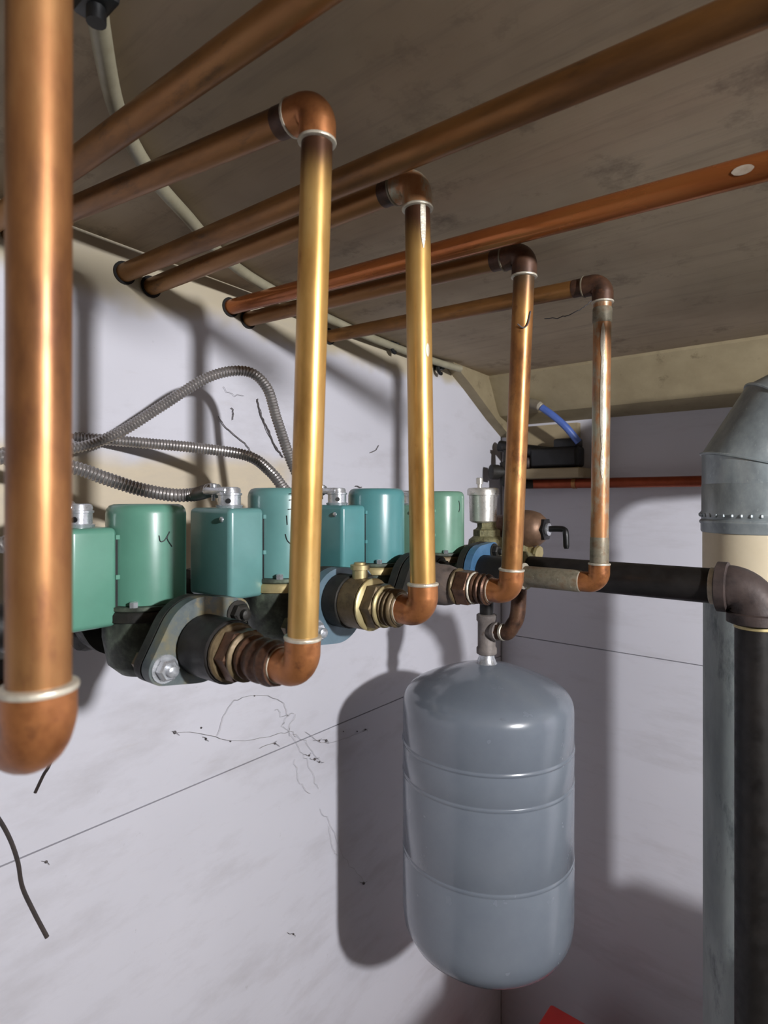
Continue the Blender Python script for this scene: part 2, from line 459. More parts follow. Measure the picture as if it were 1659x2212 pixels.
def riser(name, label, bot, top, tomat, elmat, upmat, wall_pt, fit, fit_x0, r=RP, R=.016, sl=.015, runmat=None, seg=None, ring_far=False, burn=.03):
    """bot/top: crossing points of the lower/upper elbows; wall_pt: where its overhead run enters the wall"""
    t = thing(name, bot.copy(), label, 'copper pipe', 'copper riser pipes from the pumps to the ceiling')
    re = r + .0026
    up = (top - bot).normalized(); back = Vector((-1, 0, 0))
    link('riser_tube', *sweep([bot + up * (R + .002), top - up * (R + .002)], r, 28), tomat, t)
    elbow(bot, back, up, R, sl, sl, re, elmat, t)
    ring(bot + up * (R + sl), up, re, .0045, t)
    ring(bot + back * (R + sl), back, re, .004, t)
    if wall_pt is not None:
        d = (wall_pt - top).normalized()
        elbow(top, d, -up, R, sl, sl, re, upmat, t)
        ring(top - up * (R + sl), up, re, .004, t)
        ring(top + d * (R + sl), d, re, .004, t, solder() if ring_far else tarn())
        for (c_, d_, L_) in ((top + d * (R + sl), d, burn * .6),):
            link('burnt_sleeve', *lathe([(0, r + .0004), (L_, r + .0004)], c_, d_, 24), burnt(), t)
        link('ceiling_run', *sweep([top + d * (R + .002), wall_pt], r, 24), runmat or cop_run(), t)
    else:
        pass
    stack(fit, bot.y, bot.z - EYE, fit_x0, t)
    for sgs in (seg or []):
        z0, z1, m, dr, nm = sgs
        a = bot + up * (z0 - bot.z + EYE if False else z0); b = bot + up * z1
        link(nm, *lathe([(0, r + dr * .3), (.003, r + dr), ((b - a).length - .003, r + dr), ((b - a).length, r + dr * .3)], a, up, 24), m, t)
    return t

# nearest riser, left edge
y1 = .116
b1 = on_y(84, 1612, y1); t1 = on_y(86, 0, y1); t1.z = EYE + .36
w1 = Vector((XW, .10, EYE + .365))
riser('copper_riser', 'thickest nearest copper riser pipe at the left edge of the picture', b1, t1, cop(), cop_elbow(), cop_elbow(), w1,
      [('adapter', .03, .020, nip_brown(), 'cyl'), ('bushing', .035, .031, blk_iron(), 'cyl')][::-1], b1.x - .096, sl=.0125)
# second riser
y2 = .379
b2 = on_y(652, 1449, y2); t2 = on_y(687, 232, y2)
riser('copper_riser', 'golden copper riser with white solder ring rising in front of the teal pump', b2, t2, cop_gold(), cop_elbow(), cop_elbow(),
      Vector((XW, .325, EYE + .385)), ring_far=True, fit=
      [('bushing', .050, .0335, blk_iron(), 'cyl'), ('collar', .007, .031, brass_d(), 'ring'), ('hex_nut', .017, .028, nip_brown(), 'hex'),
       ('collar', .005, .026, brass_d(), 'ring'), ('adapter', b2.x - .031 - (-.568 + .079), .0215, nip_brown(), 'rib')], fit_x0=-.568)
# third riser
y3 = .541
b3 = on_y(914, 1322, y3); t3 = on_y(901, 392, y3)
x0 = -.518
r3 = riser('copper_riser', 'copper riser with a tarnished joint under the ceiling, left of the silver air vent', b3, t3, cop_gold(), cop_elbow(), cop_verd(),
      on_x(325, 620, XW),
      [('bushing', .024, .033, cast_dark(), 'cyl'), ('valve_body', .028, .031, brass_d(), 'cyl'), ('collar', .005, .0315, brass_l(), 'ring'),
       ('hex_nut', .016, .028, brass_d(), 'hex'), ('collar', .005, .025, brass_l(), 'ring'),
       ('adapter', b3.x - .031 - (x0 + .078), .021, brass_d(), 'rib')], x0,
      seg=[(.452, .475, tarn(), .0018, 'coupling')])
link('valve_stem', *lathe([(0, .0095), (.012, .0095), (.0125, .012), (.018, .012), (.0185, .008), (.021, .007)], V(x0 + .034, y3, b3.z - EYE + .028), (0, 0, 1), 12), brass_l(), r3)
# fourth riser
y4 = .748
b4 = on_y(1103, 1279, y4); t4 = on_y(1134, 548, y4)
x0 = -.5365
r4 = riser('copper_riser', 'brown copper riser just right of the silver air vent', b4, t4, cop_dark(), cop_elbow(), burnt(), on_x(535, 690, XW),
      [('bushing', .020, .033, cast_dark(), 'cyl'), ('valve_body', .040, .031, rust_iron(), 'taper'), ('collar', .006, .027, brass_d(), 'ring'),
       ('hex_nut', .022, .027, nip_brown(), 'hex'), ('collar', .004, .0235, solder(), 'ring'),
       ('adapter', b4.x - .031 - (x0 + .092), .021, nip_brown(), 'rib')], x0)
# fifth riser
y5 = .979
b5 = on_y(1294, 1259, y5); t5 = on_y(1302, 612, y5)
x0 = -.5655
r5 = riser('copper_riser', 'rightmost mottled copper riser with grey-green tarnish in front of the black pipe', b5, t5, cop_verd(), cop_elbow(), burnt(), on_x(710, 727, XW),
      [('bushing', .052, .033, blk_iron(), 'cyl'), ('collar', .006, .029, solder(), 'ring'), ('hex_nut', .022, .0265, nip_brown(), 'hex'),
       ('collar', .005, .0235, solder(), 'ring'), ('sleeve', b5.x - .031 - (x0 + .085), .0185, tarn(), 'cyl')], x0,
      seg=[(.425, .450, tarn(), .0012, 'tarnished_sleeve'), (.010, .075, tarn(), .0008, 'tarnished_sleeve')])

# overhead runs that carry on to the right
def over(label, a, b, mat, r=RP):
    t = thing('copper_pipe', b.copy(), label, 'copper pipe', 'overhead copper pipe runs')
    d = (b - a).normalized()
    link('pipe_run', *sweep([a, b], r, 24), mat, t)
    return t, d
a = Vector((XW, .29, EYE + .382)); b = Vector((.55, .335, EYE + .372))
over('overhead copper pipe crossing the top left corner of the ceiling', a, b, cop_run())
a = on_x(268, 590, XW); b = on_y(1640, 15, a.y); b = a + (b - a) * 1.5
tt, d = over('overhead copper pipe running from the left wall to the upper right corner', a, b, cop_run(), .0150)
a = on_x(497, 664, XW); b = on_y(1645, 362, a.y); b = a + (b - a) * 1.5
tt, d = over('reddish overhead copper pipe with a pale smear at the right edge', a, b, cop_red(), .0146)
c = on_y(1610, 371, a.y)
def patch(c, d, r, face, half, L, parent, mat, nm, n=8, m=6):
    d = d.normalized(); f = (face - d * face.dot(d)).normalized(); w = d.cross(f)
    vs, fs = [], []
    for lay in (.0006, -.0010):
        for i in range(n + 1):
            u_ = -1 + 2 * i / n; hw = half * math.sqrt(max(.02, 1 - u_ * u_))
            for k in range(m + 1):
                g2 = hw * (-1 + 2 * k / m)
                vs.append(c + d * (u_ * L / 2) + (f * math.cos(g2) + w * math.sin(g2)) * (r + lay))
    S_ = (n + 1) * (m + 1)
    for i in range(n):
        for k in range(m):
            q0 = i * (m + 1) + k
            fs.append((q0, q0 + 1, q0 + m + 2, q0 + m + 1)); fs.append((S_ + q0, S_ + q0 + m + 1, S_ + q0 + m + 2, S_ + q0 + 1))
    return link(nm, vs, fs, mat, parent)
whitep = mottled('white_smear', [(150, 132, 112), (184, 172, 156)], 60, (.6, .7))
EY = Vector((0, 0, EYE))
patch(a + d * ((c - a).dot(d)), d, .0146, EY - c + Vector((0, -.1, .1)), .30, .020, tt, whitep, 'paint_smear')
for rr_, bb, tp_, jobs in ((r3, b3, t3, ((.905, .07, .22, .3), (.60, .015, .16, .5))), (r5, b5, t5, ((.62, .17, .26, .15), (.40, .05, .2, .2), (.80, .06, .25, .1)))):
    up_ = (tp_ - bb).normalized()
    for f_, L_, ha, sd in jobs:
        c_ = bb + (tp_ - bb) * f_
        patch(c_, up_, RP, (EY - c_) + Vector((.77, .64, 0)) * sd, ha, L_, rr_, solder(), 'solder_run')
# dark escutcheon rims where pipes meet the wall
HOLE = mottled('dark_gap', [(20, 17, 15), (30, 26, 23)], 30, (.8, .9))
for (u, v, r) in ((268, 590, .0158), (325, 620, .0155), (497, 664, .0155), (535, 690, .0155), (710, 727, .0155)):
    q = on_x(u, v, XW)
    o = link('pipe_sleeve', *lathe([(-.001, r), (.0025, r + .0035), (.003, r + .001)], q, (1, 0, 0), 20), HOLE, wl)

# ------------------------------------------------------------------ circulator pumps
def hull_flange(cy, ch, rot, r=.047, rb=.0175, off=.051, n=10):
    """lozenge flange outline as (y,z) pairs"""
    pts = []
    def arc(px, pz, rad, a0, a1):
        for i in range(n + 1):
            g = a0 + (a1 - a0) * i / n
            pts.append((px + rad * math.cos(g), pz + rad * math.sin(g)))
    k = math.acos((r - rb) / off)
    arc(0, 0, r, k, math.pi - k)
    arc(-off, 0, rb, math.pi - k, math.pi + k)
    arc(0, 0, r, math.pi + k, 2 * math.pi - k)
    arc(off, 0, rb, -k, k)
    c, s = math.cos(rot), math.sin(rot)
    return [(cy + p * c - q * s, EYE + ch + p * s + q * c) for p, q in pts]

def pump(label, x, y, h, gmat, fmat, rot=-.22, boxlab=True, front=.092, nut=zinc, connector=True, rear=True, marks=(), ringmat=None):
    t = thing('circulator_pump', V(x, y, h - .06), label, 'pump', 'green circulator pumps in a row')
    cb = link('motor_can', *lathe([(.030, .0440), (.031, .0462), (.137, .0462), (.1425, .0450), (.1465, .0420), (.1483, .037), (.1485, .0)], V(x, y, h), (0, 0, 1), 40), gmat, t)
    # pump housing: round casing with two necks
    cas = join(lathe([(-.058, .012), (-.055, .030), (-.042, .044), (-.010, .050), (.016, .050), (.022, .048), (.026, .053), (.030, .053), (.0305, .047)], V(x, y, h), (0, 0, 1), 28),
               lathe([(-.080, .026), (-.05, .022), (.05, .022), (front - .013, .026)], V(x, y, h), (1, 0, 0), 20))
    hs = link('pump_housing', *cas, mottled('grey_green_casing', [(40, 44, 38), (66, 72, 62), (104, 116, 98)], 40, (.5, .65), .1, bmp=.2), t)
    for q in range(4):
        g2 = math.pi / 4 + q * math.pi / 2
        link('cap_screw', *lathe([(0, .005), (.006, .005), (.007, .003)], V(x + .049 * math.cos(g2), y + .049 * math.sin(g2), h + .030), (0, 0, 1), 6), zinc(), hs, smooth=False)
    link('clamp_ring', *lathe([(.012, .0515), (.013, .0545), (.021, .0545), (.024, .0520)], V(x, y, h), (0, 0, 1), 32), ringmat or cast_dark(), hs)
    # flanges, paired with dark gasket
    f0 = hull_flange(y, h, rot)
    pf = link('pump_flange', *prism(f0, 'X', x + front - .016, x + front - .003), cast_dark(), t, angle=30)
    link('gasket', *prism(hull_flange(y, h, rot, .044, .016, .050), 'X', x + front - .003, x + front), rubber(), t, angle=30)
    ff = link('pipe_flange', *prism(f0, 'X', x + front, x + front + .0145), fmat, t, angle=30)
    for s in (-1, 1):
        yy, zz = y + s * .051 * math.cos(rot), h + s * .051 * math.sin(rot)
        nb = x + front + .0145
        nm_ = nut() if s < 0 else cast_dark()
        link('washer', *lathe([(0, .0150), (.0018, .0150)], V(nb, yy, zz), (1, 0, 0), 20), nm_, ff)
        link('hex_nut', *lathe([(0, .0108), (.001, .0118), (.008, .0118), (.010, .0095)], V(nb + .0018, yy, zz), (1, 0, 0), 6), nm_, ff, smooth=False)
        link('bolt', *lathe([(-.040, .006), (.018, .006), (.019, .0045)], V(nb, yy, zz), (1, 0, 0), 12), nm_, ff)
        link('bolt_head', *lathe([(-.046, .0105), (-.045, .0125), (-.0325, .0125)], V(nb, yy, zz), (1, 0, 0), 6), brass_d(), ff, smooth=False)
    if rear:
        rf = link('rear_flange', *prism(hull_flange(y, h, -rot), 'X', x - .094, x - .068), cast_dark(), t, angle=30)
        for s in (-1, 1):
            yy, zz = y + s * .051 * math.cos(-rot), h + s * .051 * math.sin(-rot)
            link('hex_nut', *lathe([(0, .0118), (.009, .0118), (.010, .0095)], V(x - .068, yy, zz), (1, 0, 0), 6), brass_d(), rf, smooth=False)
    # junction box on the near side of the can
    bx = link('junction_box', *rbox(x - .072, x + .018, y - .099, y - .045, EYE + h + .008, EYE + h + .122, .007, 4), gmat, t)
    for (dz0, dz1) in ((.012, .018), (.062, .067), (.108, .113)):
        link('hinge_tab', *box(x + .004, x + .0178, y - .047, y - .038, EYE + h + dz0, EYE + h + dz1), gmat, bx, smooth=False)
    link('cover_screw', *lathe([(0, .0036), (.0015, .0034), (.0022, .0018)], V(x + .002, y - .0992, h + .108), (0, -1, 0), 10), zinc(), bx)
    link('box_neck', *box(x - .05, x + .0150, y - .047, y - .036, EYE + h + .012, EYE + h + .113), rubber(), bx, smooth=False)  # black strip paints the dark of the slot between box and can
    if connector:
        cx, cy_ = x - .020, y - .072
        cn = link('cable_connector', *lathe([(0, .0165), (.003, .0175), (.004, .0145), (.016, .0145), (.0165, .0160), (.019, .0160), (.0195, .0140), (.026, .0125)], V(cx, cy_, h + .122), (0, 0, 1), 20), zinc(), t)
        link('clamp_saddle', *rbox(cx - .042, cx + .008, cy_ - .014, cy_ + .014, EYE + h + .139, EYE + h + .149, .004, 2), zinc(), cn)
        link('clamp_screw', *lathe([(0, .0022), (.018, .0022), (.0182, .0046), (.0215, .0046), (.023, .003)], V(cx - .030, cy_ - .004, h + .131), (0, 0, 1), 10), zinc(), cn)
        link('lock_hole', *lathe([(0, .0034), (.0012, .0032)], V(cx + .0142 * .75, cy_ - .0142 * .66, h + .131), (.75, -.66, 0), 10), rubber(), cn)
    for path in marks:
        pts = []
        for (ang, z) in path:
            g2 = math.radians(ang)
            pts.append(V(x + .0465 * math.cos(g2), y + .0465 * math.sin(g2), h + z))
        link('marker_stroke', *sweep(bez(pts, 4), .0007, 6), inkm(), cb)
    return t

GA, GB, GC, GD = (paint_green('pump_green_' + n, c) for n, c in
                  (('sage', (96, 148, 128)), ('teal', (100, 146, 143)), ('deep_teal', (84, 140, 142)), ('mint', (114, 156, 134))))
pump('nearest sage green circulator pump with marker scribble beside the first riser', -.690, .379, -.155, GA, flange_dirty(), rot=.45, front=.105,
     marks=[[(-12, .112), (-10, .105), (-4, .106), (2, .113)], [(4, .116), (0, .108), (8, .098)]])
pump('teal circulator pump half hidden behind the golden riser', -.6265, .541, -.134, GB, flange_blue(), rot=.5, front=.094, ringmat=brass_l(),
     marks=[[(-30, .140), (-20, .141)], [(-30, .132), (-18, .133)], [(-32, .120), (-18, .121)], [(-34, .112), (-33, .100)], [(-36, .088), (-33, .080), (-26, .074)]])
pump('glossy blue-teal circulator pump between the golden riser and the next one', -.633, .748, -.132, GC, cast_dark(), rot=.45, front=.082, ringmat=brass_l())
pump('farthest mint green circulator pump left of the silver air vent', -.662, .979, -.134, GD, flange_vivid(), rot=.7, front=.082, ringmat=brass_d(),
     marks=[[(-8, .130), (-5, .122), (-5, .114), (-8, .108)]])
# return header behind the pumps
hd = thing('header_pipe', V(-.80, .9, -.15), 'black iron header pipe running behind the pumps', 'iron pipe')
link('pipe', *sweep([V(-.815, .02, -.158), V(-.79, 1.02, -.14)], .0285, 24), blk_iron(), hd)
for yy, hh in ((.379, -.155), (.541, -.134), (.748, -.132), (.979, -.134)):
    link('tee_collar', *lathe([(-.034, .035), (-.028, .037), (.028, .037), (.034, .035)], V(-.803, yy, hh - .008), (0, 1, 0), 24), cast_dark(), hd)
    link('branch', *lathe([(0, .032), (.03, .032), (.05, .024)], V(-.80, yy, hh), (1, 0, 0), 20), cast_dark(), hd)

# ------------------------------------------------------------------ black supply pipe with elbow
YB, K = 1.07, .9375                      # supply line, heights and sizes of what hangs on it
HB = -.149 * K
sx_ = -.611
bp = thing('supply_pipe', V(-.14, YB, -.3), 'thick black iron pipe running to an elbow and down at the right edge', 'iron pipe')
RB = .0282
xe = -.142
link('horizontal_pipe', *sweep([V(-.60, YB, HB), V(xe - .03, YB, HB)], RB, 28), blk_iron(), bp)
eb = elbow(V(xe, YB, HB), (-1, 0, 0), (0, 0, -1), .032, .012, .012, .035, iron_elbow(), bp)
for c, ax in ((V(xe - .044, YB, HB), (1, 0, 0)), (V(xe, YB, HB - .044), (0, 0, 1))):
    link('elbow_bead', *lathe([(-.009, .035), (-.007, .0395), (.007, .0395), (.009, .035)], c, ax, 28), iron_elbow(), eb)
link('thread_tape', *lathe([(0, RB), (.001, RB + .0015), (.007, RB + .001), (.008, RB)], V(xe - .0615, YB, HB), (1, 0, 0), 24), solder(), bp)
link('thread_tape', *lathe([(0, RB), (.001, RB + .0012), (.005, RB + .001), (.006, RB)], V(xe, YB, HB - .060), (0, 0, 1), 24), brass_l(), bp)
link('vertical_pipe', *sweep([V(xe, YB, HB - .03), V(xe, YB, -EYE)], RB, 28), blk_iron(), bp)

# ------------------------------------------------------------------ air scoop, vent, tank, tee, valve
sc = thing('air_scoop', V(sx_, YB, HB - .05), 'scaly brass and iron air separator under the silver vent', 'air separator')
link('scoop_body', *join(lathe([(-.095, .030), (-.09, .036), (-.07, .036), (-.06, .042), (-.02, .047), (.03, .047), (.06, .042), (.07, .037), (.09, .037), (.095, .030)], V(sx_, YB, HB), (1, 0, 0), 24),
     lathe([(.03, .040), (.056, .036), (.064, .026)], V(sx_, YB, HB), (0, 0, 1), 24)), scale_b(), sc, angle=50)
link('vent_boss', *lathe([(0, .024), (.001, .027), (.014, .027), (.016, .022), (.020, .019), (.030, .019), (.032, .015)], V(sx_, YB, HB + .062), (0, 0, 1), 6), scale_b(), sc, smooth=False)
link('scoop_flange', *prism(hull_flange(YB, HB, 1.45, .046, .016, .052), 'X', sx_ - .125, sx_ - .095), cast_dark(), sc, angle=30)
link('header_link', *sweep([V(-.79, 1.0, -.14), V(-.79, 1.09, -.142), V(-.79, YB, HB), V(-.76, YB, HB), V(-.74, YB, HB)], .0285, 20), blk_iron(), sc)

av = thing('air_vent', V(sx_, YB, -.056), 'silver float air vent standing on the scaly air separator', 'air vent')
hv = -.055 * K
link('vent_body', *lathe([(0, .012), (.003, .024), (.006, .0275), (.056, .0290), (.058, .0290)], V(sx_ - .008, YB, hv), (0, 0, 1), 32), silver(), av)
link('vent_lid', *lathe([(.058, .0300), (.0585, .0325), (.069, .0325), (.072, .0310), (.0735, .027), (.074, .0)], V(sx_ - .008, YB, hv), (0, 0, 1), 32), silver(), av)
link('valve_cap', *lathe([(.073, .0045), (.081, .0045), (.0812, .0072), (.093, .0072), (.094, .006)], V(sx_ - .014, YB - .004, hv), (0, 0, 1), 12), silver(), av)
link('stem_nut', *lathe([(-.010, .010), (-.001, .010), (0, .013)], V(sx_ - .008, YB, hv), (0, 0, 1), 6), brass_l(), av, smooth=False)

tk = thing('expansion_tank', V(sx_, YB, -.98), 'big light grey steel expansion tank hanging under the air separator', 'tank')
tp = [(-.978, .001), (-.977, .035), (-.973, .075), (-.964, .113), (-.950, .144), (-.930, .166), (-.906, .1785), (-.885, .1815), (-.87, .1822)]
for c_, bd_ in ((-.746, .0004), (-.586, .0008), (-.520, .0013)):         # pressed seams: a proud bead with a crease on either side
    tp += [(c_ - .006, .1822), (c_ - .0045, .1816), (c_ - .003, .1822), (c_ - .0012, .1822 + bd_), (c_ + .0012, .1822 + bd_), (c_ + .003, .1822), (c_ + .0045, .1814), (c_ + .006, .1822)]
tp += [(-.446, .1822), (-.434, .1810), (-.424, .1775), (-.414, .1705), (-.405, .158), (-.394, .136), (-.381, .104), (-.369, .070), (-.361, .040), (-.357, .022), (-.355, .001)]
link('tank_shell', *lathe([(a * K + 1.0, r * K) for a, r in tp], V(sx_, YB, -1.0), (0, 0, 1), 72), tankgrey(), tk, angle=70)
link('nipple', *lathe([(0, .022), (.003, .020), (.012, .0165), (.022, .0150)], V(sx_, YB, -.358 * K), (0, 0, 1), 20), zinc(), tk)

te = thing('pipe_tee', V(sx_, YB, -.336 * K), 'rusty grey iron tee above the tank with a side branch', 'pipe fitting')
tz = -.338 * K
link('tee_body', *lathe([(0, .0175), (.002, .0205), (.013, .0205), (.016, .0180), (.066, .0180), (.069, .0205), (.080, .0205), (.082, .0175)], V(sx_, YB, tz), (0, 0, 1), 24), tee_iron(), te)
link('nipple', *lathe([(0, .014), (.05, .014)], V(sx_, YB, tz + .080), (0, 0, 1), 20), blk_iron(), te)
bd = Vector((.97, -.20, .10)).normalized()
bc = V(sx_, YB, tz + .048)
link('branch', *lathe([(.010, .0155), (.022, .016), (.0225, .0185), (.030, .0185), (.031, .015)], bc, bd, 20), tee_iron(), te)
link('plug', *lathe([(.031, .0165), (.041, .0165), (.042, .013)], bc, bd, 6), nip_brown(), te, smooth=False)
link('thread_tape', *lathe([(.041, .0150), (.042, .0168), (.047, .0168), (.048, .0150)], bc, bd, 18), solder(), te)
q = bc + bd * .046
link('street_elbow', *sweep(bez([q, q + bd * .008, q + bd * .015 + Vector((.002, .004, .012)), q + bd * .020 + Vector((.006, .010, .034)), q + bd * .020 + Vector((.008, .014, .085))], 5), [.0150] * 21, 18), nip_brown(), te)

pv = thing('pressure_valve', V(-.60, 1.2, -.11), 'bell-shaped bronze pressure valve with a black lever, right of the air vent', 'valve')
yv, hv2 = 1.15, -.063
link('bell', *lathe([(0, .030), (.002, .043), (.010, .043), (.012, .040), (.035, .0385), (.05, .034), (.060, .026), (.064, .018)], V(-.612, yv, hv2), (1, 0, 0), 28), prv_m(), pv)
link('valve_body', *join(lathe([(0, .020), (.02, .028), (.06, .028), (.075, .034)], V(-.687, yv, hv2), (1, 0, 0), 20), lathe([(-.06, .018), (0, .018)], V(-.645, yv, hv2), (0, 0, 1), 16)), nip_brown(), pv)
link('lock_nut', *lathe([(0, .024), (.008, .024), (.009, .016)], V(-.552, yv, hv2), (1, 0, 0), 6), rubber(), pv, smooth=False)
link('glint_washer', *lathe([(0, .013), (.004, .013), (.005, .009)], V(-.543, yv, hv2), (1, 0, 0), 14), zinc(), pv)
link('lever', *sweep(bez([V(-.541, yv, hv2 + .001), V(-.520, yv, hv2 + .002), V(-.507, yv, hv2), V(-.503, yv - .002, hv2 - .010), V(-.502, yv - .002, hv2 - .037)], 6), [.0062] * 24 + [.0045], 12), rubber(), pv)
link('drain_spout', *lathe([(0, .012), (.02, .012), (.022, .016), (.028, .016)], V(-.585, yv - .004, -.110), (1, -.1, -.1), 8), brass_l(), pv)
link('union', *lathe([(-.035, .016), (-.02, .022), (.0, .022), (.02, .016)], V(-.600, yv - .02, -.115), (0, -.6, -.4), 8), scale_b(), pv)

pv.location.x += .027

# ------------------------------------------------------------------ flue
fx, fy = -.173, 1.356
fl_ = thing('flue_pipe', (fx, fy, 0), 'wide galvanised flue pipe with a cream painted band at the right edge', 'flue')
FR = .100
link('lower_section', *sweep([V(fx, fy, -EYE), V(fx, fy, -.18)], FR * .975, 48), galv_d(), fl_)
link('painted_section', *sweep([V(fx, fy, -.20), V(fx, fy, -.05)], FR * .985, 48), cream(), fl_)
link('upper_section', *lathe([(-.066, FR), (-.063, FR + .0015), (-.050, FR + .0015), (-.047, FR + .004), (-.043, FR + .0035), (-.040, FR), (-.032, FR + .003), (-.028, FR + .003), (-.024, FR), (.028, FR), (.029, FR * .99)], V(fx, fy, 0), (0, 0, 1), 56), galv(), fl_, angle=60)
crimp = []
for k in range(40):
    g2 = 2 * math.pi * k / 40
    crimp.append(lathe([(-.004, .001), (-.002, .0032), (.002, .0032), (.004, .001)], V(fx + (FR + .002) * math.cos(g2), fy + (FR + .002) * math.sin(g2), -.032), (0, 0, 1), 6))
cr = link('crimp_beads', *join(*crimp), galv(), fl_); cr['kind'] = 'stuff'
# gored elbow leaning to the right
ed = Vector((.93, .36, 0)).normalized()
def bend(deg): g2 = math.radians(deg); return ed * math.sin(g2) + Vector((0, 0, math.cos(g2)))
def mitre(c, d, n, r, k=48):
    u = d.cross(ed.cross(Vector((0, 0, 1)))).normalized(); w = d.cross(u)
    out = []
    for i in range(k):
        g2 = 2 * math.pi * i / k; e = (u * math.cos(g2) + w * math.sin(g2)) * r
        out.append(c + e - d * (e.dot(n) / d.dot(n)))
    return out
dirs = [bend(0), bend(31), bend(62), bend(90)]; lens = [0, .098, .098, .45]
c0 = V(fx, fy, .062)
A_, B_ = mitre(V(fx, fy, .020), dirs[0], dirs[0], FR - .0005), mitre(c0, dirs[0], (dirs[0] + dirs[1]).normalized(), FR - .0005)
link('elbow_stub', A_ + B_, [(i, (i + 1) % 48, 48 + (i + 1) % 48, 48 + i) for i in range(48)], galv(), fl_)
for k in (1, 2, 3):
    d = dirs[k]; n0 = (dirs[k - 1] + d).normalized(); c1 = c0 + d * lens[k]
    n1 = (d + dirs[k + 1]).normalized() if k < 3 else d
    A_, B_ = mitre(c0, d, n0, FR), mitre(c1, d, n1, FR)
    link('elbow_gore', A_ + B_, [(i, (i + 1) % 48, 48 + (i + 1) % 48, 48 + i) for i in range(48)], galv(), fl_)
    ring_ = mitre(c0, d, n0, FR + .001)
    link('elbow_seam', *sweep(ring_ + ring_[:1], .0028, 6, cap=False), galv(), fl_)
    c0 = c1
# ------------------------------------------------------------------ things on the right wall near the corner
wp = thing('copper_pipe', V(-.5, 1.755, .03), 'thin red-brown copper pipe running level along the right wall', 'copper pipe')
link('pipe_run', *sweep([V(-.86, 1.755, .046), V(.6, 1.755, .046)], .0148, 20), mottled('red_copper', [(130, 58, 34), (160, 78, 48)], 20, (.35, .5), .7), wp)
for xx in (-.70, -.1):
    link('pipe_strap', *lathe([(-.006, .0155), (-.006, .0162), (.006, .0162), (.006, .0155)], V(xx, 1.755, .046), (1, 0, 0), 20), cop_dark(), wp)
    link('strap_foot', *box(xx - .006, xx + .006, 1.770, YW, EYE + .040, EYE + .052), cop_dark(), wp, smooth=False)
sh = thing('wall_ledge', V(-.78, 1.75, .06), 'short pale wooden ledge board fixed to the right wall', 'ledge')
link('ledge_board', *rbox(-.915, -.665, 1.70, YW, EYE + .062, EYE + .092, .003, 1), wood_l(), sh)
link('back_board', *box(-.94, -.70, 1.775, YW, EYE + .092, EYE + .232), wood_l(), sh, smooth=False)
bk = thing('recess_lump', V(-.78, 1.75, .092), 'black lump standing in for the dark recess above the pale ledge', 'pipe fitting')  # black solid put in for the dark recess in the wall
link('body', *rbox(-.83, -.675, 1.715, 1.775, EYE + .093, EYE + .158, .012, 3), rubber(), bk)
link('sloped_arm', *sweep([V(-.945, 1.74, .172), V(-.87, 1.74, .155), V(-.78, 1.742, .138)], [.018, .020, .022], 16), rubber(), bk)
link('upper_block', *rbox(-.755, -.680, 1.72, 1.772, EYE + .15, EYE + .182, .008, 2), rubber(), bk)
link('side_cap', *lathe([(0, .018), (.02, .018), (.024, .014)], V(-.855, 1.735, .112), (1, 0, 0), 16), rust_iron(), bk)
bt = thing('blue_tube', on_y(1165, 872, 1.70), 'short blue plastic tube dropping from the soffit into the black lump', 'tube')
pts = [on_y(1170, 880, 1.685), on_y(1195, 898, 1.69), on_y(1222, 922, 1.70), on_y(1250, 955, 1.72)]
link('tube', *sweep(bez(pts, 6), .0105, 14), bluep(), bt)
pts = [on_y(1118, 868, 1.70), on_y(1146, 871, 1.69), on_y(1165, 877, 1.686)]
link('stub', *sweep(bez(pts, 5), .0145, 14), mottled('grey_stub', [(110, 100, 84), (132, 122, 104)], 30, (.6, .7)), bt)
link('white_collar', *lathe([(0, .013), (.008, .013), (.010, .011)], on_y(1163, 876, 1.686), on_y(1185, 890, 1.69) - on_y(1163, 876, 1.686), 14), solder(), bt)
gv = thing('stop_valve', V(-.86, 1.70, .03), 'small dark iron stop valve at the wall corner beside the brown riser', 'valve')
k0 = on_y(1096, 1020, 1.70)
link('valve_body', *lathe([(-.075, .010), (-.045, .012), (-.04, .024), (.03, .024), (.034, .014), (.07, .012), (.072, .018), (.082, .018)], k0, (0, 0, 1), 20), cast_dark(), gv)
link('side_port', *lathe([(0, .018), (.030, .018), (.031, .0235), (.055, .0235), (.057, .020)], k0, (-.62, -.78, 0), 20), cast_dark(), gv)
link('outlet', *sweep([k0 + Vector((0, 0, -.03)), k0 + Vector((.02, .03, -.04)), V(-.83, 1.755, .046)], .014, 14), cast_dark(), gv)

